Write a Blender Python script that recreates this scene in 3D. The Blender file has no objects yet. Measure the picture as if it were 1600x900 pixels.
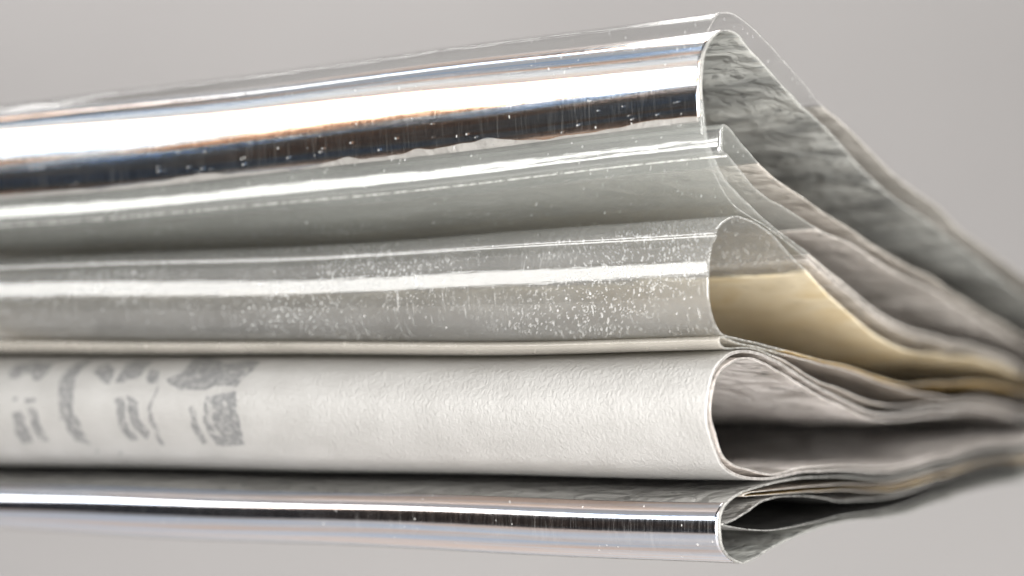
import bpy, math, random
import numpy as np
R = math.radians
sc = bpy.context.scene
# ------------------------------------------------------------------ camera
# one scene unit = 25 mm ; P = 0.001 unit is the working pitch of all sizes below
P = 0.001
sc.unit_settings.system = 'METRIC'
sc.unit_settings.scale_length = 0.025
YAW = R(28.0); FL = 4000.0; R0 = 307.0
SA, CA = math.sin(YAW), math.cos(YAW)
fwd = np.array([-SA, CA, 0.0]); rgt = np.array([CA, SA, 0.0])
cam_pos = -(fwd * FL + rgt * R0)
cd = bpy.data.cameras.new('camera'); cam = bpy.data.objects.new('camera', cd)
sc.collection.objects.link(cam); sc.camera = cam
cam.location = cam_pos * P
cam.rotation_euler = (R(90), 0, YAW)
cd.sensor_width = 36.0; cd.lens = 36.0 * FL / 1600.0
cd.clip_start = 0.05; cd.clip_end = 200.0
cd.dof.use_dof = True; cd.dof.focus_distance = (FL + 130) * P
cd.dof.aperture_fstop = 0.92; cd.dof.aperture_blades = 0
# ------------------------------------------------------------------ world, lamps, exposure
w = bpy.data.worlds.new('World'); sc.world = w; w.use_nodes = True
wb = w.node_tree.nodes['Background']
wb.inputs['Color'].default_value = (0.014, 0.0135, 0.0145, 1); wb.inputs['Strength'].default_value = 1.0

def lamp(name, az, el, dist, sx, sy, energy, col=(1, 1, 1), aim=(-0.35, 0.1, 0.0)):
    """rectangular area light; az measured from the viewer's side (-Y) towards -X, el above the horizon"""
    d = np.array([-math.sin(R(az)) * math.cos(R(el)), -math.cos(R(az)) * math.cos(R(el)), math.sin(R(el))])
    l = bpy.data.lights.new(name, 'AREA'); l.shape = 'RECTANGLE'; l.size = sx; l.size_y = sy
    l.energy = energy; l.color = col
    o = bpy.data.objects.new(name, l); sc.collection.objects.link(o)
    import mathutils
    o.location = mathutils.Vector(aim) + mathutils.Vector(d) * dist
    o.rotation_euler = mathutils.Vector(d).to_track_quat('Z', 'Y').to_euler()
    return o
lamp('softbox_key', 30, 20.5, 12.0, 11.0, 3.8, 780, (1.0, 0.985, 0.96))
lamp('added_fill_side', -80, 13, 4.5, 2.6, 3.6, 480, (1.0, 0.98, 0.95))  # added fill, unseen source, sends light into the open loop ends
lamp('softbox_top', 105, 62, 11.0, 8.0, 6.0, 60, (0.97, 0.98, 1.0))
lamp('added_fill_high', 50, 49, 12.0, 9.0, 6.0, 62, (1.0, 0.98, 0.96))  # added dim panel, unseen, gives the upper foil a grey reflection
lamp('added_fill_front', -38, -12, 6.0, 3.6, 3.2, 540, (1.0, 0.985, 0.96))  # added low fill from the viewer's side, unseen, brightens the loop interiors
lamp('added_fill_rear', 178, 52, 7.0, 6.0, 4.5, 750, (1.0, 0.98, 0.95))  # added light from behind, unseen, shines through the upper back panels
bl = lamp('softbox_backdrop', 0, 50, 8.0, 14.0, 3.0, 1010, (1.0, 0.98, 0.972), aim=(-10.5, 11.0, 1.8))
sc.view_settings.view_transform = 'Standard'; sc.view_settings.look = 'None'
sc.view_settings.gamma = 1.0; sc.view_settings.exposure = 0.2
sc.render.engine = 'CYCLES'
sc.cycles.transparent_max_bounces = 28; sc.cycles.max_bounces = 8
sc.cycles.diffuse_bounces = 4; sc.cycles.glossy_bounces = 4; sc.cycles.transmission_bounces = 4
sc.cycles.sample_clamp_indirect = 6.0
sc.cycles.use_denoising = True
sc.cycles.use_adaptive_sampling = True; sc.cycles.adaptive_threshold = 0.02

# ------------------------------------------------------------------ node helpers
def mat(name):
    m = bpy.data.materials.new(name); m.use_nodes = True
    nt = m.node_tree; nt.nodes.clear()
    return m, nt
def N(nt, t, **kw):
    n = nt.nodes.new(t)
    for k, v in kw.items():
        if k.startswith('_'): setattr(n, k[1:], v)
        else: n.inputs[k.replace('__', ' ')].default_value = v
    return n
def L(nt, a, b): nt.links.new(a, b)
def uvmap(nt, sx=1, sy=1, rot=0.0, loc=(0, 0, 0)):
    tc = N(nt, 'ShaderNodeTexCoord'); mp = N(nt, 'ShaderNodeMapping')
    mp.inputs['Scale'].default_value = (sx, sy, 1); mp.inputs['Rotation'].default_value = (0, 0, rot)
    mp.inputs['Location'].default_value = loc
    L(nt, tc.outputs['UV'], mp.inputs['Vector']); return mp.outputs['Vector']
def noise(nt, vec, scale, detail=3, rough=0.5, dist=0.0):
    n = N(nt, 'ShaderNodeTexNoise'); n.inputs['Scale'].default_value = scale; n.inputs['Detail'].default_value = detail
    n.inputs['Roughness'].default_value = rough; n.inputs['Distortion'].default_value = dist
    L(nt, vec, n.inputs['Vector']); return n.outputs['Fac']
def ramp(nt, fac, pts, interp='LINEAR'):
    r = N(nt, 'ShaderNodeValToRGB'); r.color_ramp.interpolation = interp
    e = r.color_ramp.elements
    while len(e) < len(pts): e.new(0.5)
    for i, (p, c) in enumerate(pts):
        e[i].position = p
        e[i].color = (c, c, c, 1) if not isinstance(c, (tuple, list)) else (*c, 1)
    L(nt, fac, r.inputs['Fac']); return r.outputs['Color']
def math_(nt, op, a, b=None, clamp=False):
    n = N(nt, 'ShaderNodeMath', _operation=op); n.use_clamp = clamp
    for i, x in enumerate((a, b)):
        if x is None: continue
        if isinstance(x, (int, float)): n.inputs[i].default_value = x
        else: L(nt, x, n.inputs[i])
    return n.outputs[0]
def mixc(nt, f, a, b, mode='MIX'):
    n = N(nt, 'ShaderNodeMix'); n.data_type = 'RGBA'; n.blend_type = mode
    for i, x in ((0, f), (6, a), (7, b)):
        if isinstance(x, (int, float)): n.inputs[i].default_value = x
        elif isinstance(x, tuple): n.inputs[i].default_value = (*x, 1)
        else: L(nt, x, n.inputs[i])
    return n.outputs[2]
def bump(nt, h, strength, dist):
    b = N(nt, 'ShaderNodeBump'); b.inputs['Strength'].default_value = strength; b.inputs['Distance'].default_value = dist
    L(nt, h, b.inputs['Height']); return b.outputs['Normal']
def mixs(nt, f, a, b):
    n = N(nt, 'ShaderNodeMixShader')
    if isinstance(f, (int, float)): n.inputs[0].default_value = f
    else: L(nt, f, n.inputs[0])
    L(nt, a, n.inputs[1]); L(nt, b, n.inputs[2]); return n.outputs[0]
def out(nt, s):
    o = N(nt, 'ShaderNodeOutputMaterial'); L(nt, s, o.inputs['Surface'])

def specks(nt, size, thr, sx=1.0, sy=1.0, rot=0.0):
    """small flecks: cells of a voronoi, only some of them filled, uneven in size"""
    v = N(nt, 'ShaderNodeTexVoronoi'); v.inputs['Scale'].default_value = 1.0 / size
    wob = noise(nt, uvmap(nt), 26.0, 2)
    L(nt, uvmap(nt, sx, sy, rot), v.inputs['Vector'])
    sep = N(nt, 'ShaderNodeSeparateColor'); L(nt, v.outputs['Color'], sep.inputs[0])
    d = math_(nt, 'ADD', v.outputs['Distance'], math_(nt, 'MULTIPLY', math_(nt, 'SUBTRACT', wob, 0.5), 1.3))
    rad = math_(nt, 'MULTIPLY', math_(nt, 'SUBTRACT', sep.outputs[0], thr), 0.55 / max(1e-3, 1 - thr))
    return math_(nt, 'MULTIPLY', math_(nt, 'SUBTRACT', rad, d), 14.0, True)

# UV unit = 100 working pitches; u along the fold, v along the sheet's curve
def clear_film(name, tint=(0.97, 0.972, 0.969), haze=0.03, fleck=0.0, gloss=0.09, streak=0.0, seed=0.0, refl=0.045, body=(0.77, 0.775, 0.765)):
    m, nt = mat(name)
    tr = N(nt, 'ShaderNodeBsdfTransparent'); tr.inputs['Color'].default_value = (*tint, 1)
    gl = N(nt, 'ShaderNodeBsdfGlossy'); gl.inputs['Roughness'].default_value = gloss
    df = N(nt, 'ShaderNodeBsdfDiffuse'); df.inputs['Color'].default_value = (*body, 1)
    b = bump(nt, noise(nt, uvmap(nt, 0.25, 1.6, 0, (seed, 0, 0)), 3.0, 3), 0.25, 0.003)
    L(nt, b, gl.inputs['Normal'])
    lw = N(nt, 'ShaderNodeLayerWeight'); L(nt, b, lw.inputs['Normal'])
    fr = math_(nt, 'ADD', math_(nt, 'MULTIPLY', math_(nt, 'POWER', lw.outputs['Facing'], 5.0), 0.4), refl, True)
    s = mixs(nt, fr, tr.outputs[0], gl.outputs[0])
    cloud = ramp(nt, noise(nt, uvmap(nt, 0.5, 1.5, 0, (seed, 1, 0)), 1.2, 4), [(0.3, 0.65), (0.7, 1.0)])
    h = math_(nt, 'MULTIPLY', cloud, haze)
    dust = math_(nt, 'MULTIPLY', specks(nt, 0.03, 0.985, 1.0, 0.6, 0.3), 0.35)
    h = math_(nt, 'ADD', h, dust, True)
    if fleck:
        area = ramp(nt, noise(nt, uvmap(nt, 0.35, 0.9, 0, (seed + 3, 2, 0)), 1.0, 2), [(0.36, 0.05), (0.62, 1.0)])
        f1 = specks(nt, 0.027, 0.58, 1.0, 0.75, 0.5)
        f2 = specks(nt, 0.033, 0.66, 1.0, 0.35, 0.55)
        h = math_(nt, 'ADD', h, math_(nt, 'MULTIPLY', math_(nt, 'MULTIPLY', math_(nt, 'ADD', f1, f2, True), area), fleck), True)
    if streak:
        st = ramp(nt, noise(nt, uvmap(nt, 9.0, 0.55, 0.55), 3.0, 3), [(0.60, 0.0), (0.72, 1.0)])
        ar = ramp(nt, noise(nt, uvmap(nt, 0.3, 0.6), 1.4, 2), [(0.42, 0), (0.62, 1.0)])
        h = math_(nt, 'ADD', h, math_(nt, 'MULTIPLY', math_(nt, 'MULTIPLY', st, ar), streak), True)
    out(nt, mixs(nt, h, s, df.outputs[0])); return m

def film_edge(name, col=(0.46, 0.46, 0.44), f=0.26, lo=0.3):
    m, nt = mat(name)
    tr = N(nt, 'ShaderNodeBsdfTransparent')
    p = N(nt, 'ShaderNodeBsdfPrincipled'); p.inputs['Base Color'].default_value = (*col, 1); p.inputs['Roughness'].default_value = 0.3
    n = ramp(nt, noise(nt, uvmap(nt, 1, 1), 6.0, 3), [(0.36, f * lo), (0.64, f * 1.5)])
    out(nt, mixs(nt, n, tr.outputs[0], p.outputs[0])); return m

def foil(name, rough=0.10, col=(0.86, 0.87, 0.9), wave=0.5, tone=1.0):
    m, nt = mat(name)
    p = N(nt, 'ShaderNodeBsdfPrincipled'); p.inputs['Metallic'].default_value = 1.0
    c = ramp(nt, noise(nt, uvmap(nt, 0.05, 3.2), 2.2, 3), [(0.36, tuple(c_ + (t_ - c_) * tone for c_, t_ in zip(col, (0.85, 0.58, 0.42)))), (0.5, col), (0.64, tuple(c_ + (t_ - c_) * tone for c_, t_ in zip(col, (0.55, 0.72, 0.98))))])  # lengthwise brown and blue reflection lines painted into the foil colour
    L(nt, c, p.inputs['Base Color'])
    st = noise(nt, uvmap(nt, 26.0, 0.5), 2.5, 3, 0.6)
    r = math_(nt, 'ADD', math_(nt, 'MULTIPLY', ramp(nt, st, [(0.35, 0.0), (0.75, 1.0)]), 0.12), rough)
    L(nt, r, p.inputs['Roughness'])
    h = math_(nt, 'ADD', math_(nt, 'MULTIPLY', noise(nt, uvmap(nt, 0.22, 1.2), 2.0, 3), wave), math_(nt, 'MULTIPLY', st, 0.035))
    L(nt, bump(nt, h, 0.22, 0.004), p.inputs['Normal'])
    df = N(nt, 'ShaderNodeBsdfDiffuse'); df.inputs['Color'].default_value = (0.75, 0.74, 0.72, 1)
    sp = math_(nt, 'ADD', specks(nt, 0.03, 0.992, 1.0, 0.6), math_(nt, 'MULTIPLY', ramp(nt, noise(nt, uvmap(nt, 16, 0.8), 2.0, 2), [(0.56, 0.0), (0.80, 0.12)]), 1.0), True)
    out(nt, mixs(nt, math_(nt, 'MULTIPLY', sp, 0.75), p.outputs[0], df.outputs[0])); return m

def printed(name, cols, scale=(0.5, 1.6), nscale=1.3, rough=0.45, relief=0.0, ink=False, inkcol=(0.24, 0.25, 0.26), dist=0.4, spots=0.0, seed=0.0, lines=0.0, thru=0.42, crinkle=0.4):
    """opaque polymer: mottled print with the given colours"""
    m, nt = mat(name)
    p = N(nt, 'ShaderNodeBsdfPrincipled'); p.inputs['Roughness'].default_value = rough
    p.inputs['Specular IOR Level'].default_value = 0.45
    n = noise(nt, uvmap(nt, scale[0], scale[1], 0, (seed, seed * 0.7, 0)), nscale, 5, 0.58, dist)
    k = len(cols)
    c = ramp(nt, n, [(0.30 + 0.42 * i / max(1, k - 1), cols[i]) for i in range(k)])
    if spots:
        s = ramp(nt, noise(nt, uvmap(nt, 1.0, 1.2, 0.4, (seed, 3, 0)), 2.6, 4, 0.5, 1.0), [(0.60, 0.0), (0.66, 1.0)])
        c = mixc(nt, math_(nt, 'MULTIPLY', s, spots), c, tuple(x * 0.35 for x in cols[0]))
    if lines:
        ln = ramp(nt, noise(nt, uvmap(nt, 0.15, 7.0, 0.05, (seed, 5, 0)), 2.0, 2), [(0.62, 0.0), (0.68, 1.0)])
        c = mixc(nt, math_(nt, 'MULTIPLY', ln, lines), c, tuple(x * 0.3 for x in cols[0]))
    if ink:
        a = N(nt, 'ShaderNodeAttribute'); a.attribute_name = 'ink'
        wear = ramp(nt, noise(nt, uvmap(nt, 1.0, 1.0), 9.0, 5, 0.62, 0.6), [(0.36, 0.15), (0.46, 0.7), (0.60, 1.0)])
        f = math_(nt, 'MULTIPLY', a.outputs['Fac'], wear)
        c = mixc(nt, f, c, inkcol)
        dk = specks(nt, 0.55, 0.90)
        c = mixc(nt, math_(nt, 'MULTIPLY', dk, 0.0), c, (0.08, 0.07, 0.06))
    L(nt, c, p.inputs['Base Color'])
    if relief:
        h = math_(nt, 'ADD', noise(nt, uvmap(nt, 1.0, 0.8, 0.5), 15.0, 4, 0.55, 0.8), math_(nt, 'MULTIPLY', noise(nt, uvmap(nt, 1.3, 0.5, -0.5), 16.0, 2), 0.35))
        L(nt, bump(nt, h, relief, 0.006), p.inputs['Normal'])
    if not relief:
        L(nt, bump(nt, noise(nt, uvmap(nt, 0.8, 1.0, 0.3, (seed, 2, 0)), 1.8, 3, 0.5, 0.8), crinkle, 0.06), p.inputs['Normal'])
    tl = N(nt, 'ShaderNodeBsdfTranslucent'); L(nt, c, tl.inputs['Color'])
    out(nt, mixs(nt, thru, p.outputs[0], tl.outputs[0])); return m

# ------------------------------------------------------------------ geometry helpers
def unproject(u, v):
    """a point seen at (u, v) on the sheets' cut end, plane X = 0 -> (Y, Z)"""
    k = (u - 800.0) / FL
    Y = (k * FL - R0) / (SA - k * CA)
    f = FL + Y * CA
    return Y, -(v - 450.0) * f / FL
def project(Pt):
    r = Pt[..., 0] * CA + Pt[..., 1] * SA + R0
    f = FL - Pt[..., 0] * SA + Pt[..., 1] * CA
    return 800 + FL * r / f, 450 - FL * Pt[..., 2] / f

# how heights at the cut end (X=0) change towards the far left end of the stack: the stack is squeezed there
XL = -1403.0; FXL = (FL - XL * SA) / FL
HK = [(-60, 105), (18, 160), (43, 172), (95, 201), (125, 256), (183, 307), (197, 313), (240, 350), (338, 404), (372, 421), (395, 437), (417, 460), (442, 478), (470, 496), (525, 529), (548, 556), (640, 641), (745, 727), (780, 752), (817, 788), (880, 829), (960, 890)]
zr = np.array([-(a - 450.0) for a, b in HK])[::-1]; zl = np.array([-(b - 450.0) * FXL for a, b in HK])[::-1]
def squeeze(X, Y, Z):
    t = X / XL
    t = t * (1 + 0.10 * (1 - t))
    # smooth version of the piecewise map
    acc = 0
    for d, wgt in ((-14, .2), (-7, .2), (0, .2), (7, .2), (14, .2)):
        acc = acc + wgt * np.interp(Z + d, zr, zl)
    Z2 = Z + (acc - Z) * t
    # slow sag and wobble shared by the whole stack
    Z2 = Z2 + 2.2 * np.sin(X / 260.0 + Z / 140.0 + 0.6) + 1.2 * np.sin(X / 117.0 - Z / 60.0 + Y / 300.0) - 3.0 * np.sin(math.pi * np.clip(t, 0, 1.2))
    deep = np.clip((Y - 250.0) / 900.0, 0, 1)
    Z2 = Z2 + deep * (3.5 * np.sin(X / 84.0 + Y / 210.0 + 1.0) + 6.5 * (np.abs(np.sin(X / 95.0 - Y / 260.0 + 0.4 * np.sin(X / 60.0))) - 0.5) + 4.0 * np.sin(Y / 170.0 + X / 190.0))
    Z2 = Z2 + deep * 4.5 * (np.abs(np.sin(X / 58.0 + Y / 130.0 + 0.7 * np.sin(Y / 90.0))) - 0.5)
    Y2 = Y + 2.5 * np.sin(X / 330.0 + Z / 120.0 + 2.0)
    return Y2, Z2

class Profile:
    """end curve of one sheet, Catmull-Rom through traced points, resampled by length"""
    def __init__(self, pts, step=3.0):
        q = np.array([unproject(u, v) for u, v in pts])
        ext = np.vstack([2 * q[0] - q[1], q, 2 * q[-1] - q[-2]])
        segs = []; self.key = []
        # centripetal
        for i in range(len(q) - 1):
            p0, p1, p2, p3 = ext[i:i + 4]
            al = 0.5
            t0 = 0; t1 = t0 + max(1e-3, np.linalg.norm(p1 - p0)) ** al; t2 = t1 + max(1e-3, np.linalg.norm(p2 - p1)) ** al; t3 = t2 + max(1e-3, np.linalg.norm(p3 - p2)) ** al
            t = np.linspace(t1, t2, 24, endpoint=False)[:, None]
            A1 = (t1 - t) / (t1 - t0) * p0 + (t - t0) / (t1 - t0) * p1
            A2 = (t2 - t) / (t2 - t1) * p1 + (t - t1) / (t2 - t1) * p2
            A3 = (t3 - t) / (t3 - t2) * p2 + (t - t2) / (t3 - t2) * p3
            B1 = (t2 - t) / (t2 - t0) * A1 + (t - t0) / (t2 - t0) * A2
            B2 = (t3 - t) / (t3 - t1) * A2 + (t - t1) / (t3 - t1) * A3
            segs.append((t2 - t) / (t2 - t1) * B1 + (t - t1) / (t2 - t1) * B2)
        c = np.vstack(segs + [q[-1:]])
        d = np.r_[0, np.cumsum(np.linalg.norm(np.diff(c, axis=0), axis=1))]
        self.c, self.d, self.len = c, d, d[-1]
        self.left_dy = 0.0
        self.key = [d[min(24 * i, len(d) - 1)] for i in range(len(q))]
    def at(self, s):
        return np.interp(s, self.d, self.c[:, 0]), np.interp(s, self.d, self.c[:, 1])
    def s_of_v(self, v, front=True):
        """length at which the front of the curve passes height v"""
        z = -(v - 450.0)
        i0 = int(np.argmin(self.c[:, 0]))
        best = np.argmin(np.abs(self.c[:, 1] * FL / (FL + self.c[:, 0] * CA) - z) + np.abs(self.c[:, 0]) * 0.2)
        return self.d[best]

def spaced(a, b, front_a, front_b, fine, coarse):
    """samples from a to b, fine between front_a and front_b"""
    s = [a]
    while s[-1] < b:
        x = s[-1]
        if front_a <= x <= front_b: st = fine
        else:
            g = min(abs(x - front_a), abs(x - front_b)); st = min(coarse, fine + g * 0.10)
        s.append(x + st)
    s[-1] = b
    return np.array(s)

rng = np.random.default_rng(7)
def ragged(s, amp, seed):
    return amp * (0.6 * np.sin(s / 37.0 + seed) + 0.4 * np.sin(s / 13.0 + 2 * seed) + 0.5 * np.sin(s / 91.0 + 3 * seed))

def ribbon(name, prof, s0, s1, mats, parent, thick=2.6, lift=0.0, xs=None, front=None, fine=4.0, coarse=40.0, x_end=0.0, wavy=None, seed=0.0, ink=None, rag=1.0, edge_curl=0.0):
    """a strip of sheet between the lengths s0..s1 of a profile, swept along the fold"""
    if xs is None: xs = np.r_[np.linspace(0, -60, 13), np.linspace(-60, -2000, 66)[1:]]
    i0 = int(np.argmin(prof.c[:, 0])); sf = prof.d[i0]
    fa, fb = front if front else (sf - 260, sf + 260)
    ss = spaced(s0, s1, fa, fb, fine, coarse)
    X = np.repeat(xs[:, None], len(ss), 1)
    S = np.repeat(ss[None, :], len(xs), 0)
    if wavy is not None:
        end = wavy(xs)[:, None]; S = s0 + (S - s0) * (end - s0) / (s1 - s0)
    X = X + x_end + ragged(S, rag, seed) * np.clip(1 + X / 60.0, 0, 1)
    Y, Z = prof.at(S)
    # normals of the plain sweep
    ds = 1.5
    Ya, Za = squeeze(X, *prof.at(np.clip(S - ds, 0, prof.len))); Yb, Zb = squeeze(X, *prof.at(np.clip(S + ds, 0, prof.len)))
    ty, tz = Yb - Ya, Zb - Za; n = np.hypot(ty, tz) + 1e-9
    ny, nz = tz / n, -ty / n
    Y, Z = squeeze(X, Y, Z)
    Y = Y + prof.left_dy * (X / XL)
    lf = lift + (edge_curl * np.exp(X / 14.0) if edge_curl else 0)
    Y = Y + ny * lf; Z = Z + nz * lf
    def grid(off): return np.stack([X, Y + ny * off, Z + nz * off], -1)
    O, I = grid(thick / 2), grid(-thick / 2)
    nx, ns = X.shape
    V = np.vstack([O.reshape(-1, 3), I.reshape(-1, 3)]) * P
    idx = np.arange(nx * ns).reshape(nx, ns); off = nx * ns
    a, b, c, d = idx[:-1, :-1].ravel(), idx[1:, :-1].ravel(), idx[1:, 1:].ravel(), idx[:-1, 1:].ravel()
    Fo = np.stack([a, d, c, b], 1); Fi = np.stack([a, b, c, d], 1) + off
    def rim(e, flip):
        p, q = e[:-1], e[1:]
        f = np.stack([p, q, q + off, p + off], 1)
        return f[:, ::-1] if flip else f
    Fr = np.vstack([rim(idx[0], True), rim(idx[-1], False), rim(idx[:, 0], False), rim(idx[:, -1], True)])
    Fa = np.vstack([Fo, Fi, Fr])
    me = bpy.data.meshes.new(name)
    me.vertices.add(len(V)); me.vertices.foreach_set('co', V.ravel().astype(np.float32))
    me.loops.add(Fa.size); me.loops.foreach_set('vertex_index', Fa.ravel().astype(np.int32))
    me.polygons.add(len(Fa)); me.polygons.foreach_set('loop_start', np.arange(0, Fa.size, 4, dtype=np.int32))
    me.polygons.foreach_set('loop_total', np.full(len(Fa), 4, np.int32))
    mi = np.r_[np.zeros(len(Fo)), np.ones(len(Fi)), np.full(len(Fr), 2)].astype(np.int32)
    for m in mats: me.materials.append(m)
    me.polygons.foreach_set('material_index', mi)
    sm = np.r_[np.ones(len(Fo) + len(Fi)), np.zeros(len(Fr))].astype(bool)
    me.polygons.foreach_set('use_smooth', sm)
    me.update(calc_edges=True)
    uv = me.uv_layers.new(name='UVMap')
    U = np.stack([X, S], -1).reshape(-1, 2) / 100.0; U = np.vstack([U, U])
    uv.data.foreach_set('uv', U[Fa.ravel()].ravel().astype(np.float32))
    if ink is not None:
        at = me.attributes.new('ink', 'FLOAT', 'POINT')
        u_, v_ = project(O); val = ink(u_, v_).ravel()
        at.data.foreach_set('value', np.r_[val, val * 0].astype(np.float32))
    me.validate()
    o = bpy.data.objects.new(name, me); sc.collection.objects.link(o); o.parent = parent
    return o

def sheet(label, group=None):
    o = bpy.data.objects.new('folded_plastic_sheet', None); sc.collection.objects.link(o)
    o.empty_display_size = 0.05
    o['label'] = label; o['category'] = 'plastic sheet'
    o['group'] = 'folded plastic sheets stacked on one another'
    return o

# ------------------------------------------------------------------ setting: grey sweep far behind and below
def backdrop():
    m, nt = mat('grey_backdrop')
    p = N(nt, 'ShaderNodeBsdfPrincipled'); p.inputs['Roughness'].default_value = 0.9
    c = ramp(nt, noise(nt, N(nt, 'ShaderNodeTexCoord').outputs['Object'], 0.4, 3), [(0.3, (0.40, 0.387, 0.381)), (0.7, (0.425, 0.412, 0.405))])
    L(nt, c, p.inputs['Base Color']); out(nt, p.outputs[0])
    prof = [(-6.0, -3.2), (2.0, -3.2), (7.0, -3.2)]
    for k in range(1, 13):
        a = k / 12 * math.pi / 2
        prof.append((7.0 + 4.5 * math.sin(a), -3.2 + 4.5 * (1 - math.cos(a))))
    prof += [(11.5, 6.0), (11.5, 12.0)]
    V, F = [], []
    xs = np.linspace(-18, 10, 15)
    for x in xs:
        for y, z in prof: V.append((x, y, z))
    n = len(prof)
    for i in range(len(xs) - 1):
        for j in range(n - 1): F.append((i * n + j, (i + 1) * n + j, (i + 1) * n + j + 1, i * n + j + 1))
    me = bpy.data.meshes.new('backdrop'); me.from_pydata(V, [], F); me.materials.append(m)
    for q in me.polygons: q.use_smooth = True
    o = bpy.data.objects.new('backdrop', me); sc.collection.objects.link(o); o['kind'] = 'structure'
backdrop()

# ------------------------------------------------------------------ materials
M_clear = clear_film('clear_film', haze=0.115, body=(0.76, 0.78, 0.755))
M_clearA = clear_film('clear_film_outer', haze=0.006, seed=4.0)
M_clearD = clear_film('clear_film_scuffed', (0.94, 0.94, 0.932), haze=0.105, fleck=0.26, gloss=0.07, streak=0.20, seed=9.0, refl=0.085)
M_clearE = clear_film('milky_film', (0.85, 0.84, 0.81), haze=0.34, gloss=0.09, seed=6.0, body=(0.68, 0.645, 0.59))
M_edge = film_edge('film_edge')
M_edge_soft = film_edge('film_edge_faint', (0.5, 0.48, 0.44), 0.5)
M_foil = foil('silver_foil', 0.075)
M_foil2 = foil('blue_silver_foil', 0.11, (0.74, 0.75, 0.80), 0.35, 0.6)
M_semifoil = clear_film('silvered_film', (0.72, 0.73, 0.73), haze=0.12, gloss=0.08, seed=12.0, refl=0.45, streak=0.2)
M_glint = film_edge('crease_glint', (0.95, 0.94, 0.92), 0.75, 0.05)  # near-white colour paints the light caught along a crease
M_green = printed('grey_green_print', [(0.15, 0.155, 0.15), (0.33, 0.335, 0.32), (0.48, 0.485, 0.46), (0.21, 0.215, 0.21)], (0.35, 1.1), 1.0, spots=0.6, seed=2.0, lines=0.3)
M_beige = printed('beige_print', [(0.36, 0.345, 0.32), (0.46, 0.44, 0.41)], seed=3.0)
M_brown = printed('brown_print', [(0.30, 0.265, 0.23), (0.48, 0.43, 0.38), (0.38, 0.35, 0.32)], (0.4, 1.2), 1.0, seed=5.0)
M_mauve = printed('mauve_grey_print', [(0.38, 0.355, 0.325), (0.62, 0.585, 0.55), (0.33, 0.305, 0.275)], (0.3, 1.0), 1.1, spots=0.6, seed=7.0)
M_pale_green = printed('pale_grey_green_print', [(0.48, 0.48, 0.44), (0.66, 0.665, 0.62), (0.56, 0.55, 0.51)], (0.4, 1.2), 1.0, spots=0.25, seed=5.5)
M_taupe = printed('taupe_print', [(0.34, 0.315, 0.285), (0.54, 0.51, 0.47), (0.42, 0.40, 0.37)], (0.4, 1.0), 1.0, spots=0.4, seed=5.2)
M_tan = printed('tan_print', [(0.66, 0.585, 0.43), (0.78, 0.715, 0.57), (0.66, 0.55, 0.34)], (0.5, 0.8), 1.1, spots=0.12, seed=8.0, crinkle=0.07)
M_white = printed('white_polymer', [(0.385, 0.377, 0.364), (0.44, 0.433, 0.42)], (1, 1), 1.5, rough=0.33, relief=0.42, thru=0.12, ink=True, inkcol=(0.135, 0.14, 0.145))
M_white_in = printed('brown_grey_inside_print', [(0.30, 0.27, 0.245), (0.62, 0.575, 0.54), (0.36, 0.33, 0.30)], (0.6, 1.0), 1.3, spots=0.4, seed=11.0)
M_lining = printed('pale_brown_lining_print', [(0.42, 0.385, 0.355), (0.80, 0.765, 0.74), (0.58, 0.54, 0.51)], (0.6, 0.8), 1.1, spots=0.55, seed=11.5)
M_white_edge = printed('white_cut_edge', [(0.20, 0.19, 0.18), (0.42, 0.40, 0.38)], (3, 3), 3.0)
M_grey = printed('grey_print', [(0.32, 0.315, 0.30), (0.47, 0.46, 0.44)], (0.4, 1.4), 1.4, rough=0.35, spots=0.5, seed=13.0)
M_shade = printed('black_shade_paint', [(0.012, 0.012, 0.012), (0.03, 0.028, 0.025)], seed=14.0, thru=0.0)  # black colour paints the deep shade inside the nested bottom sheet
M_gold = printed('gold_brown_print', [(0.40, 0.28, 0.11), (0.58, 0.45, 0.22)], seed=15.0)
M_reflection = printed('pale_reflection_paint', [(0.56, 0.54, 0.52), (0.63, 0.61, 0.59)], rough=0.3, seed=16.0)  # pale colour stands in for a reflection below the foil edge

# ------------------------------------------------------------------ the stack, top to bottom
# A: outermost clear sheet of the big top loop
A = Profile([(1800, 588), (1660, 478), (1600, 432), (1550, 404), (1500, 370), (1475, 340), (1425, 294), (1375, 247), (1320, 196), (1285, 168),
             (1257, 133), (1230, 103), (1207, 76), (1175, 42), (1150, 23), (1135, 18), (1120, 22), (1109, 43), (1100, 66), (1096, 96), (1095.5, 150), (1098, 190),
             (1103, 228), (1110, 255), (1120, 278), (1132, 303), (1150, 325), (1175, 342), (1200, 357), (1260, 407), (1310, 448), (1340, 470), (1400, 507), (1480, 543), (1600, 577), (1660, 590), (1800, 612)])
a = sheet('outermost clear film sheet of the tall top loop, its bare edge arching highest')
k = A.key[1:]
ribbon('printed_panel', A, 0, k[8], (M_beige, M_beige, M_beige), a, seed=1)
ribbon('clear_window', A, k[8], k[28], (M_clearA, M_clearA, M_edge), a, seed=1, fine=3.0, front=(k[10], k[26]))
ribbon('printed_panel', A, k[28], A.len, (M_mauve, M_mauve, M_edge), a, seed=1)

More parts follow.
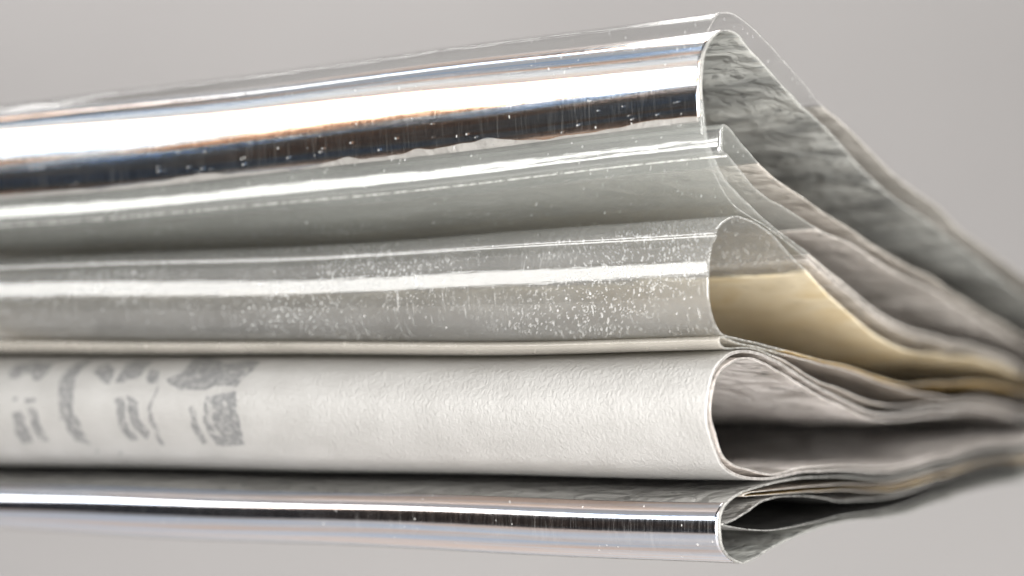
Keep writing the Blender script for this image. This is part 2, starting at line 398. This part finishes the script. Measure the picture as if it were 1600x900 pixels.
# B: foil sheet just inside A
B = Profile([(1800, 590), (1660, 500), (1600, 462), (1550, 432), (1500, 395), (1450, 350), (1400, 308), (1350, 264), (1310, 222), (1277, 189), (1260, 175),
             (1240, 155), (1215, 128), (1195, 102), (1172, 77), (1155, 55), (1140, 47), (1125, 50), (1111, 65), (1102, 88), (1099, 110), (1098, 150), (1101, 190),
             (1107, 225), (1117, 252), (1135, 284), (1155, 306), (1175, 326), (1198, 347), (1262, 400), (1312, 441), (1342, 463), (1402, 499), (1482, 535), (1600, 569), (1660, 582), (1800, 610)])
b = sheet('clear sheet with a broad mirror-bright silver foil band near the top')
k = B.key[1:]
sfoil = B.s_of_v(180)
ribbon('printed_panel', B, 0, B.s_of_v(158), (M_grey, M_green, M_edge), b, seed=2, fine=3.0, front=(k[11], sfoil))
ribbon('clear_window', B, B.s_of_v(158), k[28], (M_clear, M_clear, M_edge), b, seed=2, fine=3.0, front=(k[18], k[26]))
ribbon('printed_panel', B, k[28], B.len, (M_mauve, M_mauve, M_edge), b, seed=2)
def foil_edge(x):
    r = 0
    for f, am, ph in ((46, 1.6, 0.3), (23, 1.0, 1.9), (83, 2.2, 4.0), (11, 0.5, 0.7), (7, 0.3, 2.2)): r = r + am * np.sin(x / f + ph)
    e = np.exp(-((x + 560) / 330.0) ** 2)
    return sfoil + r * (0.7 + 2.0 * e) + 3
xs_f = np.r_[np.linspace(0, -1100, 276), np.linspace(-1100, -2000, 60)[1:]]
ribbon('foil_band', B, k[10], sfoil, (M_foil, M_foil, M_foil), b, thick=0.8, lift=2.3, x_end=-6, xs=xs_f, wavy=foil_edge, fine=2.5, front=(k[14], sfoil), seed=3, rag=0.4, edge_curl=-1.5)
ribbon('painted_reflection', B, sfoil - 6, B.s_of_v(191), (M_reflection, M_reflection, M_reflection), b, thick=0.5, lift=1.7, x_end=-9, fine=3, seed=4, rag=0.4)  # opaque strip painted as the light grey reflection under the foil

# C: narrow creased sheet inside the big loop
C = Profile([(1800, 594), (1660, 548), (1600, 524), (1525, 490), (1450, 434), (1400, 402), (1350, 373), (1300, 343), (1250, 308), (1215, 283), (1185, 256), (1162, 231), (1145, 209), (1135, 199), (1131.2, 197.5),
             (1130.5, 203), (1130.0, 212), (1129.5, 222), (1128.9, 233), (1129.6, 239), (1136, 244), (1150, 260), (1170, 285), (1192, 305), (1225, 326), (1250, 343), (1275, 359), (1300, 372), (1337, 386), (1375, 408), (1450, 452), (1525, 505), (1600, 540), (1660, 556), (1800, 598)])
C.left_dy = -38.0
c_ = sheet('narrow clear sheet with sharp creases, nested inside the tall top loop')
k = C.key[1:]
ribbon('printed_panel', C, 0, k[9], (M_brown, M_taupe, M_edge), c_, seed=5)
ribbon('clear_window', C, k[9], k[25], (M_clear, M_clear, M_edge), c_, seed=5, fine=2.5, front=(k[10], k[21]))
ribbon('printed_panel', C, k[25], C.len, (M_mauve, M_mauve, M_edge), c_, seed=5)

ribbon('silvered_band', C, C.s_of_v(204), C.s_of_v(239), (M_semifoil, M_semifoil, M_edge), c_, thick=0.5, lift=2.0, x_end=-3, fine=2.0, seed=5, rag=0.4)
sb = C.s_of_v(243)
ribbon('crease_glint', C, sb - 1.6, sb + 1.6, (M_glint, M_glint, M_glint), c_, thick=2.6, lift=3.0, fine=1.0, seed=5, rag=0.4)  # white ribbon painted as the glint on the lower crease

# D: scuffed clear loop
D = Profile([(1800, 616), (1660, 596), (1600, 585), (1487, 561), (1425, 545), (1375, 522), (1325, 489), (1287, 456), (1257, 425), (1235, 403), (1220, 384), (1205, 368), (1185, 353), (1165, 343),
             (1152, 339), (1140, 342), (1127, 352), (1119.2, 363), (1118.8, 371), (1113.5, 382), (1110, 395), (1107, 417), (1106, 442), (1108, 470), (1114, 500), (1125, 521), (1150, 530), (1187, 538), (1225, 548), (1275, 561), (1325, 571), (1375, 583), (1412, 594), (1487, 603), (1600, 608), (1660, 612), (1800, 620)])
d_ = sheet('scuffed clear loop with a soft white sheen and tan inside, at mid height')
k = D.key[1:]
ribbon('printed_panel', D, 0, k[7], (M_tan, M_tan, M_edge), d_, seed=6, wavy=lambda x: k[7] + 6 * np.sin(x / 63.0) + 4 * np.sin(x / 23.0 + 1))
ribbon('clear_window', D, k[7] - 14, k[27], (M_clearD, M_clearD, M_edge), d_, seed=6, fine=3.0, front=(k[10], k[26]))
ribbon('printed_panel', D, k[27], D.len, (M_gold, M_gold, M_edge), d_, seed=6)

# E: thin milky sheet between D and the white loop
E = Profile([(1800, 624), (1660, 640), (1600, 636), (1487, 628), (1450, 618), (1412, 602), (1375, 589), (1325, 577), (1275, 567), (1225, 554), (1187, 544), (1150, 536.5), (1137, 531), (1128, 528),
             (1123, 531), (1123, 537), (1127, 543), (1137, 545.5), (1160, 544), (1182, 546), (1207, 556), (1227, 565), (1252, 580), (1280, 595), (1310, 606), (1350, 619), (1400, 627), (1475, 633), (1600, 643), (1660, 646), (1800, 628)])
e_ = sheet('thin flattened milky sheet squeezed between the clear loop and the white loop')
k = E.key[1:]
ribbon('printed_panel', E, 0, k[8], (M_mauve, M_brown, M_white_edge), e_, seed=7, rag=2.0)
ribbon('milky_window', E, k[8], k[19], (M_clearE, M_clearE, M_edge), e_, seed=7, fine=1.5, front=(k[10], k[17]), rag=1.5)
ribbon('printed_panel', E, k[19], E.len, (M_brown, M_brown, M_white_edge), e_, seed=7, rag=2.0)

# F: opaque white loop with grey print
INK = []   # outlines of worn grey print on the front (seen from the front, left part)
def zin(pts, ox, oy, s): return [(ox + x / s, oy + y / s) for x, y in pts]
s1_ = 4.09
INK += [zin(q, 0, 520, s1_) for q in (
    [(60, 240), (110, 205), (350, 185), (300, 250), (240, 300), (205, 300), (195, 265), (150, 260), (120, 290), (55, 290)],
    [(80, 520), (130, 500), (165, 545), (130, 560), (150, 575), (190, 610), (215, 710), (150, 700), (105, 650), (85, 580)],
    [(170, 475), (225, 480), (250, 570), (310, 690), (250, 690), (210, 610)],
    [(85, 410), (120, 420), (115, 445), (90, 440)], [(160, 425), (225, 410), (225, 440), (165, 450)],
    [(600, 165), (500, 185), (430, 240), (390, 300), (370, 400), (375, 500), (415, 560), (430, 640), (480, 690), (590, 710), (530, 640), (500, 560), (465, 480), (465, 380), (480, 300), (530, 230)],
    [(735, 310), (770, 240), (800, 190), (980, 175), (930, 230), (890, 300), (850, 300), (790, 320)],
    [(735, 420), (790, 420), (800, 520), (830, 600), (880, 690), (830, 690), (770, 610), (740, 520)],
    [(810, 400), (880, 440), (890, 540), (950, 640), (940, 690), (870, 630), (835, 560), (810, 480)],
    [(600, 250), (700, 195), (730, 230), (700, 330), (640, 310)])]
INK += [zin(q, 200, 520, s1_) for q in (
    [(185, 345), (150, 420), (125, 490), (145, 590), (210, 720), (240, 720), (185, 610), (150, 500), (160, 430), (195, 350)],
    [(120, 290), (150, 230), (205, 240), (190, 330), (130, 310)],
    [(245, 300), (330, 265), (420, 160), (520, 155), (620, 190), (700, 190), (850, 175), (800, 240), (730, 300), (690, 350), (560, 330), (500, 370), (400, 370), (330, 360), (260, 330)],
    [(385, 480), (410, 470), (440, 550), (500, 700), (470, 715), (410, 600)],
    [(500, 400), (690, 375), (700, 500), (720, 620), (755, 720), (560, 720), (510, 640), (480, 530), (480, 450)])]
PALE = [zin([(500, 420), (540, 470), (550, 600), (600, 670), (560, 660), (520, 560), (500, 480)], 200, 520, s1_), zin([(395, 490), (412, 485), (425, 530), (410, 540)], 200, 520, s1_)]
INK += [[(147, 705), (152, 703), (154, 707), (149, 709)], [(184, 706), (190, 704), (191, 708), (186, 709)], [(94, 651), (99, 651), (98, 656), (94, 656)]]
def inside(poly, u, v):
    r = np.zeros(u.shape, bool); n = len(poly); j = n - 1
    for i in range(n):
        xi, yi = poly[i]; xj, yj = poly[j]
        cnd = ((yi > v) != (yj > v)) & (u < (xj - xi) * (v - yi) / (yj - yi + 1e-9) + xi)
        r ^= cnd; j = i
    return r
def ink_f(u, v):
    r = np.zeros(u.shape)
    wu = u + 1.2 * np.sin(v / 9.1 + u / 19) + 0.6 * np.sin(v / 4.3 + u / 13); wv = v + 1.2 * np.sin(u / 8.7 + v / 21) + 0.6 * np.sin(u / 4.1 + v / 9)
    for q in INK: r[inside(q, wu, wv)] = 0.8
    for q in PALE: r[inside(q, wu, wv)] = 0.25
    return r
Fp = Profile([(1800, 632), (1660, 655), (1600, 652), (1475, 641), (1425, 641), (1375, 640), (1350, 636), (1325, 626), (1300, 614), (1275, 603), (1250, 588), (1225, 572), (1205, 562), (1180, 552), (1162, 549.5), (1145, 553), (1130, 562),
              (1117, 578), (1110, 600), (1106, 625), (1106, 650), (1111, 675), (1119, 700), (1129, 722), (1142, 735), (1160, 742), (1180, 745), (1205, 745), (1250, 737), (1300, 734), (1400, 729), (1500, 715), (1600, 690), (1660, 676), (1800, 648)])
f_ = sheet('opaque white textured loop with worn grey print on its left half')
k = Fp.key[1:]
xs_d = np.r_[np.linspace(0, -560, 120), np.linspace(-560, -1480, 560)[1:], np.linspace(-1480, -2000, 30)[1:]]
ribbon('printed_panel', Fp, 0, k[12], (M_white, M_white_in, M_white_edge), f_, seed=8, thick=4.5, rag=2.0)
ribbon('white_panel', Fp, k[12], k[27], (M_white, M_white_in, M_white_edge), f_, seed=8, thick=4.5, xs=xs_d, fine=1.8, front=(k[14], k[24]), ink=ink_f, rag=1.5)
ribbon('printed_panel', Fp, k[27], Fp.len, (M_white, M_white_in, M_white_edge), f_, seed=8, thick=4.5, rag=2.5)

# F2: sheet lining the white loop from inside
F2 = Profile([(1500, 652), (1430, 651), (1350, 646), (1300, 626), (1250, 600), (1215, 579), (1185, 564), (1165, 560), (1148, 563), (1135, 571), (1123, 585), (1116, 602), (1112, 625), (1112, 650), (1116, 670),
              (1123, 694), (1133, 712), (1148, 724), (1165, 729), (1185, 735), (1207, 739.5), (1250, 731), (1300, 727), (1400, 722), (1500, 709), (1600, 684), (1660, 670), (1800, 644)])
g2 = sheet('brown-grey sheet lining the inside of the white loop, its lower edge showing')
k = F2.key
ribbon('printed_panel', F2, 0, F2.len, (M_white_in, M_lining, M_white_edge), g2, seed=9, thick=3.0, rag=2.0)

# G: bottom foil loop
G = Profile([(1800, 652), (1660, 690), (1600, 703), (1500, 727), (1400, 741), (1300, 744), (1250, 747), (1210, 752.5), (1185, 759), (1165, 765), (1145, 776), (1136, 785), (1130, 796), (1127.5, 807), (1127, 820), (1127.5, 834), (1130, 850), (1140, 867), (1152, 876), (1163, 879.5),
             (1173, 876), (1182, 871), (1205, 857), (1230, 845), (1257, 833), (1285, 823), (1350, 806), (1450, 789), (1520, 772), (1560, 760), (1600, 744), (1660, 720), (1800, 676)])
g_ = sheet('lowest loop with a silver foil band and grey printed top')
k = G.key[1:]
ribbon('printed_panel', G, 0, G.len, (M_grey, M_green, M_edge), g_, seed=10, fine=2.5, front=(k[6], k[20]))
sg0, sg1 = G.s_of_v(785), k[17]
ribbon('foil_band', G, sg0, sg1, (M_foil2, M_foil2, M_foil2), g_, thick=0.8, lift=2.3, x_end=-5, fine=2.0, front=(sg0, sg1), seed=11, rag=0.4)

# H, I: sheets inside the bottom loop
H = Profile([(1800, 656), (1660, 697), (1600, 709), (1500, 734), (1400, 749), (1300, 757), (1237, 762), (1200, 764.5), (1172, 767), (1163, 769.5), (1160, 771.5), (1163, 773), (1172, 772.5), (1205, 771), (1250, 769), (1300, 766), (1400, 758), (1500, 741), (1600, 716), (1660, 703), (1800, 660)])
h_ = sheet('thin flat folded sheet at the top inside the lowest loop')
ribbon('printed_panel', H, 0, H.len, (M_brown, M_gold, M_white_edge), h_, seed=12, thick=1.6, fine=2.0, rag=2.0)
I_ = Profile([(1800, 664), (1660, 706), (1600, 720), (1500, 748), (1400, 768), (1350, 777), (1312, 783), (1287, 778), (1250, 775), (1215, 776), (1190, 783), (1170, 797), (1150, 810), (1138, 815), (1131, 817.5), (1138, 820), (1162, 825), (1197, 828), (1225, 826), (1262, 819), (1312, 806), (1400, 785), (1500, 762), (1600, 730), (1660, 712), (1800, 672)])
i_ = sheet('sharp-tipped sheet folded inside the lowest loop, its inner shade painted black')
ribbon('printed_panel', I_, 0, I_.len, (M_grey, M_shade, M_edge), i_, seed=13, thick=2.0, fine=2.0, rag=1.0)
